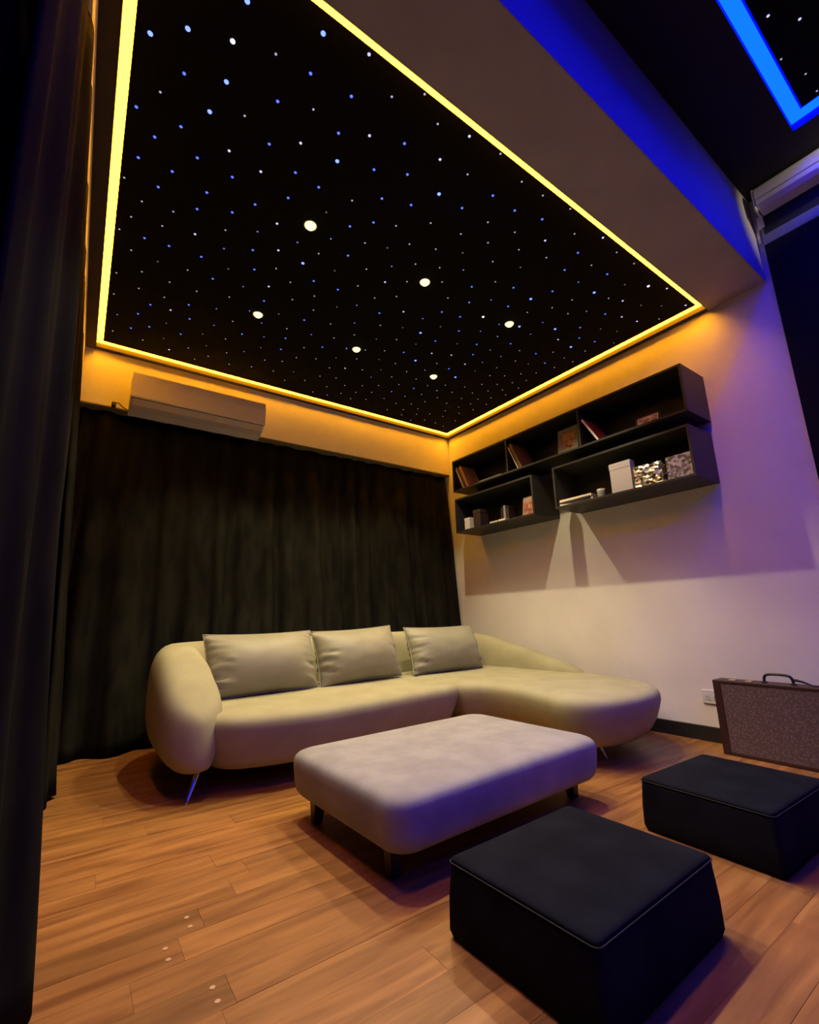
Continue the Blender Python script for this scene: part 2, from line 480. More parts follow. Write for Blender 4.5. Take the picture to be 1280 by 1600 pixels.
STARS = "3540,2480,3b 3427,2575,3b 3279,2630,3w 3268,2780,3b 3129,2683,1w 3411,2410,2b 3263,2475,3b 3480,2281,1w 3556,2160,2b 3064,2522,2b 3293,2316,3b 3163,2384,1w 3384,2178,2b 3474,2062,2b 3178,2186,2w 3033,2323,2b 2914,2409,2w 3004,2848,3b 2827,2889,2w 2990,2698,2b 2813,2717,2b 2670,2813,1w 2560,2900,1w 2925,2578,1w 2438,2837,1w 2789,2549,2b 2666,2619,2w 2512,2680,2b 2282,2877,2w 2101,2900,1w 3525,1911,2b 3294,2066,2b 3381,1924,2b 3571,1756,1w 3425,1793,2b 3215,1897,2b 3130,2058,2b 3022,2166,2w 2879,2257,2b 2857,2101,2b 2988,1965,2b 3484,1653,1w 3338,1676,1w 3236,1764,2b 3075,1847,2b 2849,1911,2w 3521,1513,1w 3567,1383,1w 3373,1540,1w 3444,1391,2b 3319,1405,2b 3211,1581,2w 3075,1706,1w 2922,1796,1b 2704,1849,1b 3498,1247,1w 3145,1421,2b 3048,1563,1b 2903,1646,2b 2776,1729,2w 2614,1713,3b 3356,1235,1d 3426,1085,1w 3557,986,1w 3192,1258,1w 2984,1409,1d 2847,1494,2b 2736,1578,1w 3268,1079,1w 3044,1265,2b 2617,1510,1w 2861,1300,1b 2721,1394,2w 3426,904,1w 3105,1084,1w 3557,753,1w 3274,900,1w 2910,1145,1w 2701,1236,2b 2543,1357,1w 3342,764,2b 3122,908,2b 2734,2426,3b 2564,2489,2b 2412,2561,2b 2325,2714,2w 2161,2732,1w 2750,2248,2b 2571,2275,1w 2446,2374,2b 2295,2429,2b 2211,2565,3b 1968,2718,2b 2053,2569,2b 2653,2132,1d 2502,2122,2b 2405,2219,2b 2287,2271,1w 2135,2396,1w 1869,2581,1w 1942,2434,1w 2553,1982,1b 2372,2066,1w 2242,2109,1d 2148,2206,1w 1993,2264,1w 1764,2476,1w 2565,1839,1w 2410,1924,2b 1838,2333,1d 1632,2385,1w 2139,1999,1b 2025,2098,1w 1878,2159,1w 1739,2228,1b 2421,1765,1d 2260,1889,1w 2494,1606,2b 2099,1857,2w 1980,1941,1w 1783,2067,1w 1488,2267,1w 1587,2144,2b 2231,1726,1w 2326,1620,2b 2431,1474,1w 2076,1686,1w 1958,1782,1w 1650,1968,1w 1493,2016,2b 1382,2122,1b 1228,2140,2b 2142,1550,1b 1902,2859,1w 1747,2868,1w 1554,2899,1w 1801,2720,2b 1628,2768,2b 1689,2619,1w 1491,2679,2w 1387,2808,1w 1221,2886,2w 1568,2543,1w 1376,2596,1w 1244,2731,2b 1045,2868,1w 1448,2449,1d 1190,2594,2b 1080,2716,1w 864,2878,1w 922,2728,2b 1343,2295,2b 1090,2421,2b 1017,2576,1b 730,2738,1d 579,2821,3w 447,2881,2w 1154,2285,3b 835,2575,3b 695,2597,1w 899,2442,1w 584,2638,2w 425,2686,1d 290,2766,1d 148,2869,2w 3217,778,2w 3402,607,2b 3523,516,1b 2953,969,1b 2752,1074,1b 2566,1154,1d 3087,745,2b 2819,888,1w 3219,597,1d 2386,1191,2b 2922,763,1b 2636,985,1b 3428,390,2b 3317,482,2b 3537,277,1w 2455,1020,1w 3107,510,2b 2718,766,2b 2807,632,1w 2566,823,1b 2419,896,2b 3337,267,1w 3207,378,1d 2968,601,1d 2910,455,1d 3023,341,1w 3147,233,2w 2749,437,1w 2635,534,1b 2539,662,1d 2395,729,2b 2247,853,1w 2864,302,1w 2947,193,1w 2243,680,1w 2453,499,1w 2322,560,1w 2686,270,1w 2514,331,1w 2332,363,1w 2177,447,1d 2188,260,1w 2033,360,1w 2375,1333,1w 2252,1457,1d 1963,1565,2b 1825,1675,2w 1589,1827,2b 1660,1689,1b 1440,1859,2b 1296,1954,3w 2203,1256,1w 2059,1365,1b 1881,1447,1w 1724,1517,1d 1569,1539,3b 1487,1685,1d 1333,1723,2b 1187,1814,1b 1129,1956,1b 1025,1838,1w 2270,1052,1b 2103,1108,1w 1988,1232,1w 1815,1279,1d 1677,1362,1w 1403,1517,2b 1509,1395,1d 1230,1585,1d 1088,1665,2b 861,1826,2b 2126,943,2b 1952,1032,2b 1812,1098,1w 1672,1175,1w 1525,1243,2b 1318,1361,2w 1161,1431,2w 1011,1538,2b 937,1669,1b 788,1648,1b 2097,752,1w 1960,858,1d 1806,941,1w 1640,1037,1d 1487,1060,1w 1368,1195,3b 1183,1260,1w 965,1386,2w 855,1492,1b 1937,683,1w 1819,753,2w 1677,813,1w 1540,905,1d 1327,1003,1w 1203,1113,1w 1035,1248,2b 810,1351,1d 684,1498,1b 516,1436,1w 637,1365,1b 1947,505,1w 1810,556,1w 1546,744,1b 1388,849,1w 1175,941,1w 888,1168,3b 1536,561,1d 1678,474,1w 1811,362,1w 1406,648,1w 1254,768,1w 1089,784,2b 1009,900,1w 870,1000,1w 689,1075,1w 583,1203,1d 458,1284,1w 1879,193,1w 1733,208,1w 1635,314,1w 1522,410,1d 1391,494,1d 1235,613,2b 870,871,2b 951,724,1w 720,924,1w 538,1024,1w 438,1140,1d 331,1232,1w 1067,602,1w 1220,450,1w 1364,334,1d 1501,263,1d 774,756,1d 553,876,1w 399,954,1w 306,1051,1w 226,1176,1w 827,617,1w 916,500,1w 1056,424,1w 613,710,1w 389,835,1w 241,916,1w 1055,250,1w 908,344,1w 789,442,1w 446,710,1w 509,564,1d 271,748,1w 851,224,1w 721,326,1w 602,410,1w 339,596,1d 440,440,1d 684,165,1w 556,256,1w 401,256,1w 268,232,1w 247,425,1d 1059,2172,1w 948,2308,1w 793,2330,1w 700,2424,1b 553,2482,2b 417,2533,2w 152,2679,1w 266,2568,2w 978,2024,3b 866,2157,1b 826,2006,1b 717,2157,3b 579,2080,2w 567,2278,2b 452,2189,2b 416,2357,1d 277,2411,1d 400,2073,3b 299,2229,2b 721,1798,1w 567,1844,2b 460,1940,1w 243,2102,1w 150,2307,1d 379,1788,2b 627,1668,1w 493,1698,1d 303,1936,1b 186,1939,1w 244,1787,1w 310,1634,1w 417,1545,1d 279,1490,1w 357,1386,1w 226,1346,1w"
panel = tag(box('star_ceiling_panel', (LIPX0 + .04, LIPY0 + .04, ZL), (LIPX1 - .04, LIPY1 - .04, ZL + .03), M['black_panel']),
            'black ceiling panel dotted with stars inside the amber light strip', 'ceiling panel')
stars = []
for t in STARS.split():
    a, b_, k = t.split(',')
    stars.append((-int(a) / 1000, -int(b_) / 1000, k))
camp = cam.matrix_world.translation
def star_rank(s):
    rad = {1: .0052, 2: .0070, 3: .0098}[int(s[2][0])]
    return -rad / (Vector((s[0], s[1], ZL)) - camp).length
stars.sort(key=star_rank)
for x, y, k in stars[:296]:
    o = link('star_point', star_mesh(k), None, panel)
    o.location = (x, y, ZL)
bm = bmesh.new()
for x, y, k in stars[296:]:
    lathe(bm, [(.005, 0), (.004, -.0018), (0, -.003)], 8, (x, y, ZL))
tag(from_bm('small_star_points', bm, star_mats['s'], panel), kind='stuff')

npanel = tag(box('star_ceiling_panel', (NX0 + .07, NY0 + .07, HN + .05), (NX1 - .07, NY1 - .07, HN + .075), M['black_panel']),
             'black star panel inside the blue light strip', 'ceiling panel')
nst = [(-1.09, -3.773, '2w'), (-.945, -3.858, '2w'), (-.815, -3.745, '1w'), (-.62, -3.797, '1w'), (-.46, -3.806, '1w')]
rr = random.Random(5)
for i in range(60):
    nst.append((rr.uniform(NX0 + .12, NX1 - .12), rr.uniform(NY0 + .12, -4.0), rr.choice(['2b', '2w', '1w', '1b'])))
for x, y, k in nst:
    o = link('star_point', star_mesh(k), None, npanel)
    o.location = (x, y, HN + .05)

# LED tapes: four runs each
def led(name, x0, x1, y0, y1, w, z, m, label):
    root = empty(name, ((x0 + x1) / 2, (y0 + y1) / 2, z))
    tag(root, label, 'light strip')
    runs = ((x0, y1 - w, x1, y1), (x0, y0, x1, y0 + w), (x0, y0 + w, x0 + w, y1 - w), (x1 - w, y0 + w, x1, y1 - w))
    for a, b_, c, d in runs:
        o = box('led_run', (a, b_, z), (c, d, z + .008), m, root)
        o.matrix_parent_inverse = Matrix.Translation(-root.location)
    return root
led('led_strip', LIPX0, LIPX1, LIPY0, LIPY1, .04, ZL, M['amber'], 'amber LED strip framing the star panel over the sofa')
led('led_strip', NX0, NX1, NY0, NY1, .06, HN + .05, M['blue'], 'bright blue LED strip at the upper right')

# downlights
def downlight(x, y, z, label, power, cone, group=None, tilt=None, blend=.32):
    root = empty('recessed_downlight', (x, y, z))
    tag(root, label, 'downlight', group)
    bm = bmesh.new()
    lathe(bm, [(.038, 0), (.038, -.003), (.035, -.005), (.031, -.003), (.030, .0)], 28)
    from_bm('trim_ring', bm, M['trim_ring'], root, True)
    bm = bmesh.new()
    lathe(bm, [(.030, -.001), (.028, -.010), (.020, -.019), (.010, -.024), (0, -.025)], 24)
    from_bm('lens', bm, M['lens'], root, True)
    ld = bpy.data.lights.new('downlight_beam', 'SPOT')
    ld.energy = power
    ld.color = SPOT_COL
    ld.spot_size = R_(cone)
    ld.spot_blend = blend
    ld.shadow_soft_size = .018
    lo = bpy.data.objects.new('downlight_beam', ld)
    COL.objects.link(lo)
    lo.parent = root
    lo.location = (0, 0, -.03)
    if tilt:
        lo.rotation_euler = tilt
    return root
dl_x = (-2.69, -1.88, -1.07)
dl_names = ('curtain side', 'middle', 'shelf wall side')
for j, (yy, rown) in enumerate(((-2.005, 'row nearer the beam'), (-1.07, 'row nearer the air conditioner'))):
    for i, xx in enumerate(dl_x):
        where = ('at the left end of the ' + rown, 'in the middle of the ' + rown, 'at the shelf wall end of the ' + rown)[i]
        downlight(xx, yy, ZL, 'warm recessed downlight ' + where, SPOT_W, 98, 'downlights in the star panel')
for (xx, yy, w) in ((-2.75, -4.75, 'left'), (-1.1, -4.75, 'right')):
    downlight(xx, yy, HN + .05, 'warm downlight in the front star panel, ' + w + ' one', NEAR_W, 80, 'front downlights')
aim = (Vector((-.05, -3.70, 3.49)) - Vector((-.23, -4.25, HN - .04))).to_track_quat('-Z', 'Y').to_euler()  # extra lamp out of view, added to throw warm light on the cassette
downlight(-.23, -4.25, HN, 'added unseen warm spotlight brightening the projector screen cassette', 38, 44, 'front downlights', tilt=aim, blend=1.0)

# ================================================================== CURTAINS
def curtain(name, path, z1, hem, amp, label, thick=.006, nz=30, spacing=.13, seed=0, swell=None):
    """path(s) -> (top point, bottom point, outward normal); pleats deepen downwards"""
    rr = random.Random(seed)
    L = path(1)[3]
    n = int(L / .012)
    ph = [rr.uniform(0, 6.28) for _ in range(4)]
    bm = bmesh.new()
    grid = []
    for i in range(n + 1):
        s = i / n
        top, bot, nv, _ = path(s)
        u = s * L
        col = []
        w = u + .11 * noise.noise(Vector((u * 2.1 + seed * 3.7, 0, 0))) + .045 * noise.noise(Vector((u * 6.3, seed * 1.9, 0)))
        c1 = math.cos(2 * PI * w / spacing)
        pleat = math.copysign(abs(c1) ** .75, c1) * (.65 + .6 * noise.noise(Vector((u * 3.3, 7.7, seed))))
        big = math.sin(2 * PI * w / (spacing * 2.3) + ph[2])
        for k in range(nz + 1):
            t = k / nz
            p = top.lerp(bot, t)
            a = amp * (.40 + .60 * t ** .6)
            d = a * (.75 * pleat + .5 * big * t + .35 * noise.noise(Vector((u * 5, t * 2.2, seed + 4))))
            sh = .022 * t * math.sin(w * 5 + ph[1] + t * 2.0)
            tang = (path(min(1, s + .01))[0] - path(max(0, s - .01))[0]).normalized()
            q = p + nv * d + tang * sh
            q.z = z1 + (hem + .012 * math.sin(w * 9 + ph[2]) - z1) * t
            col.append(bm.verts.new(q))
        grid.append(col)
    for a, b_ in zip(grid, grid[1:]):
        for k in range(nz):
            bm.faces.new((a[k], b_[k], b_[k + 1], a[k + 1]))
    o = from_bm(name, bm, M['curtain'], None, True)
    md = o.modifiers.new('thickness', 'SOLIDIFY')
    md.thickness = thick
    tag(o, label, 'curtain')
    return o

def path_back(s):
    x = -3.66 + s * (3.64)
    return Vector((x, .10, 2.5)), Vector((x, -.165, 0)), Vector((0, -1, 0)), 3.64
curtain('curtain', path_back, 2.515, .022, .075, 'long black pleated curtain hanging behind the beige sofa', seed=3, spacing=.21)

def path_far(s):
    y = -.29 - s * .86
    return Vector((-3.712, y, 2.8)), Vector((-3.555, y, 0)), Vector((1, 0, 0)), .86
curtain('curtain', path_far, 2.797, .014, .055, 'black curtain gathered on the left, farther panel beside the sofa', seed=8, spacing=.21)

def path_near(s):
    y = -1.16 - s * 2.12
    xb = -3.635 + .065 * min(1, s / .68)
    if s > .7: xb -= (s - .7) * .22
    return Vector((-3.712, y, 2.8)), Vector((xb, y, 0)), Vector((1, 0, 0)), 2.12
curtain('curtain', path_near, 2.797, .014, .045, 'black curtain at the left edge, nearer panel', seed=12, spacing=.23)

# ================================================================== SOFA
sofa = empty('corner_sofa', (-1.6, -1.1, 0))
tag(sofa, 'curved beige corner sofa with chaise in front of the black curtain', 'sofa')
def keep(o, root):
    o.matrix_parent_inverse = Matrix.Translation(root.location).inverted()
    return o
ZS = .385
prof = [(.105, .19), (.10, .145), (.110, .10), (.145, .072), (.20, .044), (.26, .018), (.31, 0), (.338, .001), (.356, .008), (.369, .022), (.379, .048), (ZS, .085)]
out_main = [(-2.98, -.56), (-2.97, -1.15), (-2.93, -1.38), (-2.80, -1.515), (-2.50, -1.59), (-2.10, -1.575), (-1.65, -1.50), (-1.36, -1.475), (-1.245, -1.42), (-1.225, -1.2), (-1.225, -.56), (-2.0, -.52)]
keep(slab('seat_base', out_main, prof, M['sofa'], sofa), sofa)
out_ch = [(-1.235, -.56), (-1.235, -1.2), (-1.22, -1.42), (-1.12, -1.56), (-1.085, -1.75), (-1.13, -2.02), (-1.20, -2.28), (-1.13, -2.44), (-.94, -2.52), (-.68, -2.52), (-.43, -2.44), (-.23, -2.25), (-.12, -1.98), (-.06, -1.5), (-.05, -.9), (-.06, -.56), (-.6, -.52)]
prof_ch = [(.105, .25), (.10, .20), (.110, .11), (.145, .070), (.20, .036), (.26, .014), (.31, 0), (.338, .001), (.356, .008), (.369, .022), (.379, .048), (ZS, .085)]
keep(slab('chaise_base', out_ch, prof_ch, M['sofa'], sofa), sofa)

# wrap-around back, one loft: (x, y, half thickness, top)
bp_ = [(-2.925, -1.455, .105, .405), (-2.955, -1.38, .140, .46), (-2.975, -1.24, .155, .56), (-2.985, -1.05, .157, .66), (-2.987, -.85, .155, .712), (-2.96, -.68, .145, .722), (-2.86, -.52, .14, .722),
       (-2.65, -.455, .135, .722), (-2.2, -.45, .13, .722), (-1.6, -.45, .13, .724), (-1.0, -.45, .13, .724), (-.55, -.455, .13, .715), (-.32, -.52, .13, .70), (-.20, -.66, .125, .665), (-.175, -.90, .115, .60), (-.17, -1.2, .11, .535), (-.168, -1.5, .10, .463), (-.166, -1.68, .085, .415), (-.165, -1.74, .05, .385)]
ctr = catmull([(a, b_, 0) for a, b_, _, _ in bp_], 130, closed=False)
prm = catmull([(c, d, 0) for _, _, c, d in bp_], 130 * 8, closed=False)
# parameters follow the control points by arc length of the centre line
acc = [0]
for a, b_ in zip(bp_, bp_[1:]):
    acc.append(acc[-1] + math.hypot(b_[0] - a[0], b_[1] - a[1]))
def param(f):
    s = f * acc[-1]
    for i in range(len(acc) - 1):
        if s <= acc[i + 1] + 1e-9:
            t = (s - acc[i]) / (acc[i + 1] - acc[i])
            t = t * t * (3 - 2 * t) * .35 + t * .65
            return (bp_[i][2] + (bp_[i + 1][2] - bp_[i][2]) * t, bp_[i][3] + (bp_[i + 1][3] - bp_[i][3]) * t)
    return bp_[-1][2:]
bm = bmesh.new()
rings = []
NS = 36
npt = len(ctr)
for i, p in enumerate(ctr):
    t = (ctr[min(i + 1, npt - 1)] - ctr[max(i - 1, 0)]).normalized()
    nv = Vector((t.y, -t.x, 0))
    th, zt = param(i / (npt - 1))
    e = min(1, (i + .6) / 5, (npt - 1 - i) / 4)
    e = math.sqrt(max(.02, 1 - (1 - e) ** 2))
    zb = .11
    zc, hz = (zb + zt) / 2, (zt - zb) / 2
    ring = []
    for k in range(NS):
        a = 2 * PI * k / NS
        ca, sa = math.cos(a), math.sin(a)
        ex = .62
        cx = math.copysign(abs(ca) ** ex, ca)
        cz = math.copysign(abs(sa) ** ex, sa)
        if cz < 0: cx *= 1 - .30 * cz * cz
        ring.append(bm.verts.new((p.x + nv.x * cx * th * e, p.y + nv.y * cx * th * e, zc + cz * hz * (.55 + .45 * e))))
    rings.append(ring)
for a, b_ in zip(rings, rings[1:]):
    for k in range(NS):
        bm.faces.new((a[k], a[(k + 1) % NS], b_[(k + 1) % NS], b_[k]))
bm.faces.new(rings[0][::-1]); bm.faces.new(rings[-1])
keep(from_bm('backrest', bm, M['sofa'], sofa, True), sofa)

def sofa_leg(top, foot):
    bm = bmesh.new()
    tp, ft = Vector(top), Vector(foot)
    tube(bm, [tp, tp.lerp(ft, .15), tp.lerp(ft, .9), ft], [.016, .0155, .008, .0075], 12)
    bm2 = from_bm('leg', bm, M['chrome'], sofa, True)
    keep(bm2, sofa)
for tp, ft in (((-2.94, -1.36, .125), (-3.0, -1.43, 0)), ((-.90, -2.25, .125), (-.872, -2.30, 0)), ((-2.90, -.60, .125), (-2.97, -.52, 0)), ((-.25, -.62, .125), (-.2, -.55, 0)), ((-.36, -2.02, .125), (-.33, -2.05, 0)), ((-1.35, -1.30, .125), (-1.37, -1.36, 0))):
    sofa_leg(tp, ft)

# pillows
def pillow(w, h, t, loc, tilt, yawr, rollr, label, seed):
    rr = random.Random(seed)
    bm = bmesh.new()
    NX, NZ = 44, 30
    off = Vector((rr.uniform(0, 50), rr.uniform(0, 50), 0))
    sides = []
    for sgn in (-1, 1):
        g = []
        for i in range(NX + 1):
            col = []
            for k in range(NZ + 1):
                u = i / NX * 2 - 1
                v_ = k / NZ * 2 - 1
                # pinched corners: sides draw in between corners
                px = w / 2 * u * (1 - .045 * (1 - v_ * v_) * abs(u) ** 3)
                pz = h / 2 * v_ * (1 - .06 * (1 - u * u) * abs(v_) ** 3)
                puff = (max(0, 1 - abs(u) ** 3.0) ** .6) * (max(0, 1 - abs(v_) ** 2.0) ** .68)
                d = t / 2 * puff
                # creases fanning out of the left and right seams
                ed = max(0, abs(u) - .55) / .45
                wr = noise.noise(Vector((u * 2.2 + off.x, v_ * 9 + u * 3 + off.y, seed)))
                d += .034 * wr * ed * (1 if puff > .02 else 0) * (1.5 if v_ < .1 else .6)
                d += .004 * noise.noise(Vector((u * 3 + off.y, v_ * 3, seed + 9))) * puff
                col.append(bm.verts.new((px, sgn * d, pz)))
            g.append(col)
        sides.append(g)
        for a, b_ in zip(g, g[1:]):
            for k in range(NZ):
                bm.faces.new((a[k], b_[k], b_[k + 1], a[k + 1]))
    bmesh.ops.remove_doubles(bm, verts=bm.verts[:], dist=.0006)
    root = from_bm('throw_pillow', bm, M['pillow'], None, True)
    bm = bmesh.new()
    ring = []
    for i in range(NX + 1): ring.append(sides and (i / NX * 2 - 1, -1))
    for k in range(1, NZ + 1): ring.append((1, k / NZ * 2 - 1))
    for i in range(NX - 1, -1, -1): ring.append((i / NX * 2 - 1, 1))
    for k in range(NZ - 1, 0, -1): ring.append((-1, k / NZ * 2 - 1))
    pts = []
    for u, v_ in ring + ring[:1]:
        pts.append((w / 2 * u * (1 - .045 * (1 - v_ * v_) * abs(u) ** 3), 0, h / 2 * v_ * (1 - .06 * (1 - u * u) * abs(v_) ** 3)))
    tube(bm, pts, .0045, 6)
    from_bm('piping', bm, M['pillow'], root, True)
    root.location = loc
    root.rotation_euler = (tilt, rollr, yawr)
    tag(root, label, 'pillow', 'back pillows on the sofa')
    return root
pillow(.75, .41, .31, (-2.475, -.875, .578), R_(-20), R_(4), R_(0), 'wide taupe pillow at the left end of the sofa', 3)
pillow(.72, .41, .31, (-1.73, -.83, .581), R_(-20), R_(3), R_(-2.0), 'taupe pillow in the middle of the sofa back', 14)
pillow(.77, .40, .30, (-.86, -.815, .575), R_(-20), R_(0), R_(0), 'taupe pillow nearest the shelf wall', 27)

# ================================================================== BENCH TABLE
bench = empty('ottoman_bench', (-2.05, -2.265, 0), R_(2.5))
tag(bench, 'large low grey velvet ottoman with dark wooden legs before the sofa', 'ottoman')
bw, bd = .606, .42
bo = []
def rrect(w, d, r, n=7):
    pts = []
    for cx, cy, a0 in ((w - r, d - r, 0), (-w + r, d - r, 90), (-w + r, -d + r, 180), (w - r, -d + r, 270)):
        for i in range(n):
            a = R_(a0 + 90 * i / (n - 1))
            pts.append((cx + r * math.cos(a), cy + r * math.sin(a)))
    return pts
def slab_rect(name, w, d, r, prof, m, parent, dome=0.0, bulge=0.0):
    bm = bmesh.new()
    base = rrect(w, d, r)
    n0 = len(base)
    dense = []
    for i in range(n0):
        a, b_ = base[i], base[(i + 1) % n0]
        L = math.hypot(b_[0] - a[0], b_[1] - a[1])
        k = max(1, int(L / .05))
        for j in range(k):
            dense.append((a[0] + (b_[0] - a[0]) * j / k, a[1] + (b_[1] - a[1]) * j / k))
    n = len(dense)
    rings = []
    for z, ins in prof:
        ring = []
        for x, y in dense:
            fx, fy = (w - ins) / w, (d - ins) / d
            ring.append(bm.verts.new((x * fx, y * fy, z)))
        rings.append(ring)
    for a, b_ in zip(rings, rings[1:]):
        for k in range(n):
            bm.faces.new((a[k], a[(k + 1) % n], b_[(k + 1) % n], b_[k]))
    bm.faces.new(rings[0][::-1])
    # top: shrink the last ring to the centre
    last = rings[-1]
    zl, il = prof[-1]
    for st in (.82, .6, .35, .12):
        ring = [bm.verts.new((v.co.x * st, v.co.y * st, zl + dome * (1 - st ** 2))) for v in rings[-1]]
        for k in range(n):
            bm.faces.new((last[k], last[(k + 1) % n], ring[(k + 1) % n], ring[k]))
        last = ring
    bm.faces.new(last)
    return from_bm(name, bm, m, parent, True)
slab_rect('cushion', bw, bd, .085, [(.102, .07), (.100, .045), (.106, .026), (.125, .012), (.16, .005), (.21, .001), (.240, 0), (.258, .006), (.269, .016), (.276, .032), (.280, .07)], M['bench'], bench, dome=.006)
for sx in (-1, 1):
    for sy in (-1, 1):
        bm = bmesh.new()
        cx, cy = sx * .52, sy * .278
        lo = [(cx + a * .019 + sx * .004, cy + b_ * .019 + sy * .004, 0) for a, b_ in ((-1, -1), (1, -1), (1, 1), (-1, 1))]
        hi = [(cx + a * .028, cy + b_ * .028, .106) for a, b_ in ((-1, -1), (1, -1), (1, 1), (-1, 1))]
        vl = [bm.verts.new(p) for p in lo]; vh = [bm.verts.new(p) for p in hi]
        bm.faces.new(vl[::-1]); bm.faces.new(vh)
        for k in range(4):
            bm.faces.new((vl[k], vl[(k + 1) % 4], vh[(k + 1) % 4], vh[k]))
        bmesh.ops.bevel(bm, geom=bm.edges[:], offset=.004, segments=2, affect='EDGES')
        from_bm('leg', bm, M['leg_wood'], bench)

# ================================================================== POUFS
def pouf(loc, rz, w, d, label):
    root = empty('pouf', loc, rz)
    tag(root, label, 'pouf', 'square black poufs')
    slab_rect('body', w, d, .018, [(0, .010), (.004, .002), (.02, -.004), (.09, -.003), (.16, .002), (.180, .003)], M['pouf'], root)
    slab_rect('top_panel', w - .002, d - .002, .017, [(.178, .006), (.184, .0015), (.190, .005), (.1935, .016), (.195, .04)], M['pouf'], root, dome=.006)
    bm = bmesh.new()
    pts = [(x * (w - .0015) / w, y * (d - .0015) / d, .1815) for x, y in rrect(w, d, .018)]
    tube(bm, pts + pts[:1], .0017, 6)
    from_bm('piping', bm, M['pouf_piping'], root, True)
    return root
pouf((-2.31, -3.135, 0), R_(1.5), .287, .232, 'square black pouf nearest the camera')
pouf((-1.32, -3.145, 0), R_(-1.5), .268, .232, 'square black pouf beside the tweed suitcase')

# ================================================================== SUITCASE
case = empty('suitcase', (-.19, -3.0, 0), 0)
tag(case, 'brown tweed suitcase with leather edges standing against the wall', 'suitcase')
cx0, cx1, cy0, cy1, cz = -.25, -.12, -3.33, -2.68, .425
def kb(o): return keep(o, case)
kb(box('shell', (cx0 + .004, cy0 + .006, .004), (cx1 - .004, cy1 - .006, cz - .004), M['tweed'], case, bevel=.006))
tw = .042
for nm, lo, hi in (('edge_trim', (cx0, cy1 - tw, 0), (cx1, cy1, cz)), ('edge_trim', (cx0, cy0, 0), (cx1, cy0 + tw, cz)),
                   ('edge_trim', (cx0, cy0 + tw, cz - .016), (cx1, cy1 - tw, cz)), ('edge_trim', (cx0, cy0 + tw, 0), (cx1, cy1 - tw, .022))):
    kb(box(nm, lo, hi, M['leather'], case, bevel=.003))
bm = bmesh.new()
hy0, hy1 = -3.075, -2.935
pts = [(-.185, hy1, cz), (-.185, hy1 - .004, cz + .03), (-.185, hy1 - .02, cz + .046), (-.185, (hy0 + hy1) / 2, cz + .050), (-.185, hy0 + .02, cz + .046), (-.185, hy0 + .004, cz + .03), (-.185, hy0, cz)]
pts = catmull(pts, 40, closed=False)
tube(bm, pts, .0075, 10)
hnd = kb(from_bm('handle', bm, M['handle'], case, True))
for yy in (hy0, hy1):
    box('handle_mount', (-.198, yy - .012, cz), (-.172, yy + .012, cz + .008), M['handle'], hnd, bevel=.002)
bm = bmesh.new()
tube(bm, catmull([(-.185, hy0 - .004, cz + .026), (-.185, hy0 - .04, cz + .020), (-.185, hy0 - .085, cz + .004), (-.185, hy0 - .11, cz + .004)], 20, closed=False), [.008 - .0003 * i for i in range(20)], 8)
from_bm('strap', bm, M['handle'], hnd, True)
for yy in (-2.78, -2.865, -3.22):
    kb(box('latch', (-.225, yy - .018, cz - .004), (-.185, yy + .018, cz + .006), M['brass'], case, bevel=.002))

# ================================================================== SHELVES
def shelf(y0, y1, z0, z1, dividers, label):
    root = empty('wall_shelf', (-.177, (y0 + y1) / 2, z0))
    tag(root, label, 'shelf', 'black box shelves on the wall')
    T = .018
    d = -.354
    k_ = lambda o: keep(o, root)
    k_(box('bottom_board', (d, y0, z0), (-.002, y1, z0 + T), M['shelf'], root, bevel=.0015))
    k_(box('top_board', (d, y0, z1 - T), (-.002, y1, z1), M['shelf'], root, bevel=.0015))
    k_(box('side_board', (d, y0, z0 + T), (-.002, y0 + T, z1 - T), M['shelf'], root, bevel=.0015))
    k_(box('side_board', (d, y1 - T, z0 + T), (-.002, y1, z1 - T), M['shelf'], root, bevel=.0015))
    k_(box('back_board', (-.010, y0 + T, z0 + T), (-.002, y1 - T, z1 - T), M['shelf'], root))
    for yd in dividers:
        k_(box('divider', (d + .003, yd - .008, z0 + T), (-.010, yd + .008, z1 - T), M['shelf'], root, bevel=.0015))
    return root
SU, SLZ = 2.148, 1.698
shelf(-2.845, -.455, SU, 2.497, [-1.235, -2.025], 'long upper black box shelf with two dividers on the wall')
shelf(-1.512, -.470, SLZ, 2.064, [], 'shorter lower black box shelf by the curtain corner')
shelf(-2.832, -1.732, SLZ, 2.060, [], 'lower black box shelf holding the silver box')

# things on the shelves
def pmat(name, col, rough=.5): return mat(name, col, rough)
def book(name, w, h, t, loc, rotation, cover, label, cat='book', page=True, group=None):
    """w along depth (x), t along y, h up; cover boards, spine and page block; spine faces -x"""
    root = empty(name, loc)
    root.rotation_euler = rotation
    tag(root, label, cat, group)
    cb = .0025
    box('cover_board', (-w / 2, -t / 2, 0), (w / 2, -t / 2 + cb, h), cover, root)
    box('cover_board', (-w / 2, t / 2 - cb, 0), (w / 2, t / 2, h), cover, root)
    box('spine', (-w / 2 - .002, -t / 2, 0), (-w / 2, t / 2, h), cover, root)
    box('pages', (-w / 2, -t / 2 + cb, .003), (w / 2 - .004, t / 2 - cb, h - .003), PAPER, root)
    return root
PAPER = pmat('paper', (.62, .55, .42), .8)
cream = pmat('cream_cover', (.80, .70, .50))
tan = pmat('tan_cover', (.58, .31, .15))
brown = pmat('brown_cover', (.20, .10, .05))
redc = pmat('red_cover', (.26, .04, .03), .3)
dkc = pmat('dark_cover', (.03, .026, .024))
dkb = pmat('dark_brown_box', (.045, .025, .02))
whitec = pmat('white_card', (.66, .62, .60))
lavc = pmat('pale_box_card', (.56, .53, .55), .6)
greyc = pmat('grey_cover', (.28, .27, .25))
zf = SU + .0182
